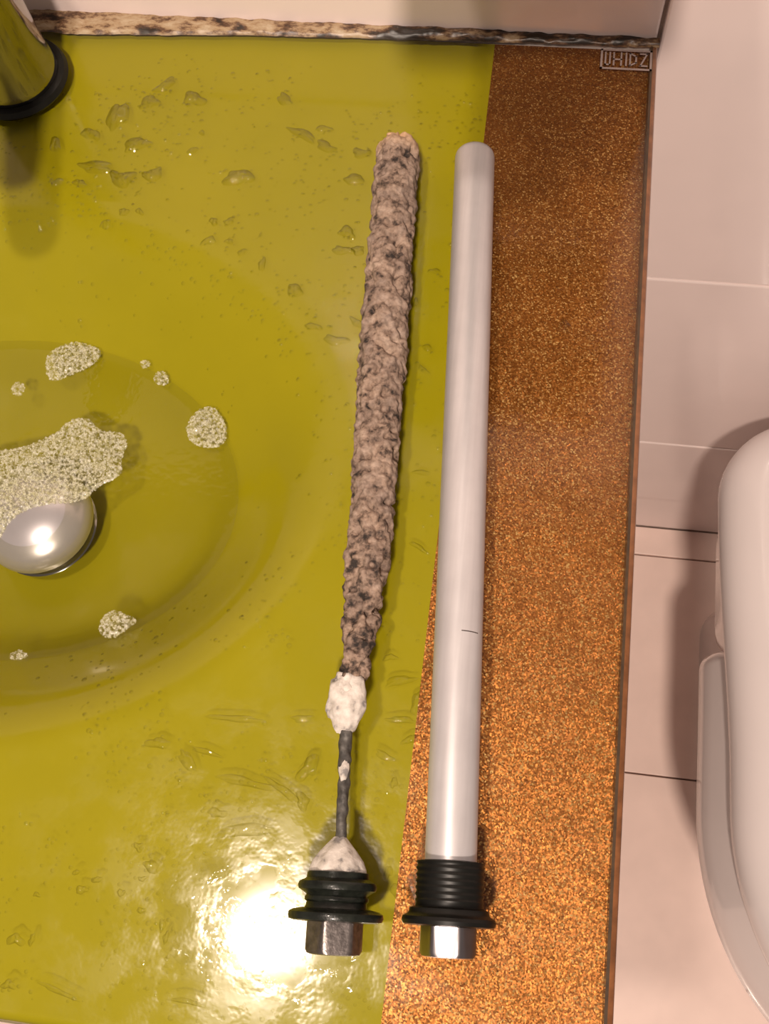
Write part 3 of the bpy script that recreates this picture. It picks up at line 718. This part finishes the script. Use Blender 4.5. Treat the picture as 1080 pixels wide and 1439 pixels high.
# ------------------------------------------------------------------ water on the glass
def droplet(x, y, a, b, ang, seed, name, label, group, hscale=0.36, mat=None):
    rnd = random.Random(seed); hgt = min(a, b) * hscale + 0.0003; n = 22; rr = [0.28, 0.55, 0.78, 0.92, 1.0]
    ph = [rnd.uniform(0, 6.28) for _ in range(4)]; V = []; F = []
    ca, sa = math.cos(ang), math.sin(ang)
    def pt(r, t):
        w = 1 + 0.16*math.sin(2*t + ph[0]) + 0.13*math.sin(3*t + ph[1]) + 0.10*math.sin(5*t + ph[2])
        lx, ly = a*r*w*math.cos(t), b*r*w*math.sin(t); ly += 0.25 * b * math.sin(lx / a * 2 + ph[3])
        return x + lx*ca - ly*sa, y + lx*sa + ly*ca
    def hz(r): return hgt * (1 - r**2.6)
    px, py = pt(0, 0); V.append((px, py, H + surf_z(px, py) + hgt * 0.9))
    for r in rr:
        for k in range(n):
            px, py = pt(r, 2*math.pi*k/n)
            V.append((px, py, H + surf_z(px, py) + 0.00005 + hz(r) * (1 + 0.25*math.sin(3*px*900 + ph[1]))))
    for k in range(n):
        F.append((0, 1+k, 1+(k+1) % n))
        for j in range(len(rr)-1): F.append((1+j*n+k, 1+(j+1)*n+k, 1+(j+1)*n+(k+1) % n, 1+j*n+(k+1) % n))
    o = mesh(name, V, F, mat or M_DROP, at=(x, y, H + surf_z(x, y))); tag(o, label, 'water', group)
GL = {'tap': 'clear water drop on the lime glass between tap and basin rim',
      'mid': 'clear water drop on the lime glass alongside the corroded rod',
      'low': 'clear water drop on the lime glass in front of the basin',
      'front': 'glaring wet puddle by the corroded rod\'s black end cap',
      'rod': 'clear water ripple between the lower ends of the two rods',
      'cop': 'clear water drop on the copper glitter border'}
ONE = {'front': ['upright bright puddle just left of the corroded rod\'s white cone', 'wide puddle directly below the corroded rod\'s hex end',
                 'round puddle below the brightest lamp glare', 'small puddle at the lower right corner of the corroded rod\'s hex end',
                 'puddle at the upper left rim of the lamp glare', 'puddle left of the lamp glare, nearer the front edge', 'smallest puddle, leftmost beside the lamp glare'],
       'cop': ['lone water drop high on the copper border, right of the clean rod', 'curved water drop near the right edge of the copper border',
               'thin water drop beside the brown glass edge, below the curved drop', 'flat sideways water drop right of the clean rod\'s lower end',
               'round water drop lying between the two black flanges', 'small upright water drop just above the round drop between the flanges',
               'tiny water drop lowest and farthest right on the copper border', 'tiny water drop beside the clean rod\'s hex head']}
ORD = ['first', 'second', 'third', 'fourth', 'fifth', 'sixth', 'seventh', 'eighth', 'ninth', 'tenth', 'eleventh', 'twelfth', 'thirteenth', 'fourteenth',
       'fifteenth', 'sixteenth', 'seventeenth', 'eighteenth', 'nineteenth', 'twentieth', 'twenty-first', 'twenty-second', 'twenty-third', 'twenty-fourth', 'twenty-fifth']
PLACE = {'tap': 'on lime glass between tap and basin rim', 'mid': 'on lime glass alongside the corroded rod',
         'low': 'on lime glass in front of the basin', 'rod': 'between the two rods\' lower ends'}
seen = {}
def drop_label(key, a, b):
    q = max(a, b) / min(a, b); kind = 'long water streak' if q > 2.4 else 'oval water drop' if q > 1.4 else 'round water drop'
    seen[(key, kind)] = seen.get((key, kind), 0) + 1
    return ORD[seen[(key, kind)] - 1] + ' ' + kind + ' from the left, ' + PLACE[key]
sd = 0
for key in DROPS:
    for q, (x, y, a, b, ang) in enumerate(DROPS[key]):
        sd += 1
        grp = GL[key].replace('clear water drop', 'water drops').replace('clear water ripple', 'water ripples').replace('glaring wet puddle', 'wet puddles')
        droplet(x, y, a, b, ang, sd, 'water_puddle' if key == 'front' else 'water_drop', ONE[key][q] if key in ONE else drop_label(key, a, b), grp,
                0.10 if key == 'front' else 0.36, M_FILM if key == 'front' else M_DROP)
droplet(-0.172, -0.531, 0.040, 0.022, 0.1, 999, 'water_puddle', 'large thin wet film mirroring the lamp beside the corroded rod\'s hex end', None, 0.03, M_FILM)

# spray of tiny droplets over the lime glass and the bowl wall: nobody could count it
rnd = random.Random(77); V = []; F = []
def speck(x, y, r):
    i = len(V); n = 7; z = H + surf_z(x, y)
    for q, hh in ((1.0, 0.00004), (0.6, r * 0.32)):
        for k in range(n):
            a = 2*math.pi*k/n; px, py = x + r*q*math.cos(a)*1.15, y + r*q*math.sin(a); V.append((px, py, H + surf_z(px, py) + hh))
    V.append((x, y, z + r * 0.42))
    for k in range(n):
        F.append((i+k, i+(k+1) % n, i+n+(k+1) % n, i+n+k)); F.append((i+n+k, i+n+(k+1) % n, i+2*n))
cnt = 0
while cnt < 2600:
    x, y = rnd.uniform(-0.43, -0.103), rnd.uniform(-0.575, -0.03)
    r = bowl_r(x, y)
    d = noise.noise(Vector((x*18, y*18, 2.0)))
    if r < 0.76 or (r < 1.0 and rnd.random() > 0.35): continue
    if d < rnd.uniform(-0.35, 0.45): continue
    speck(x, y, rnd.uniform(0.0003, 0.0011) * (1.3 if rnd.random() < 0.1 else 1)); cnt += 1
o = mesh('water_spray', V, F, M_DROP, at=(-0.25, -0.3, H)); tag(o, 'fine spray of tiny water beads over the lime glass', 'water', kind='stuff')

# ------------------------------------------------------------------ unseen shelf added above the view to shade the back of the worktop
sh = empty('shade_shelf', (-0.12, 0.0, H + 0.20), 'added unseen shelf that shades the back right corner of the worktop', 'shelf')
box('shade_board', (-0.150, -0.170, H + 0.200), (0.0, -0.004, H + 0.208), M_SEAM, sh, 0.002)
box('shade_lip', (-0.148, -0.187, H + 0.198), (-0.098, -0.170, H + 0.212), M_SEAM, sh, 0.002)
for x in (-0.13, -0.02):
    box('shade_bracket', (x - 0.004, -0.12, H + 0.185), (x + 0.004, -0.0005, H + 0.200), M_CHROME, sh, 0.001)
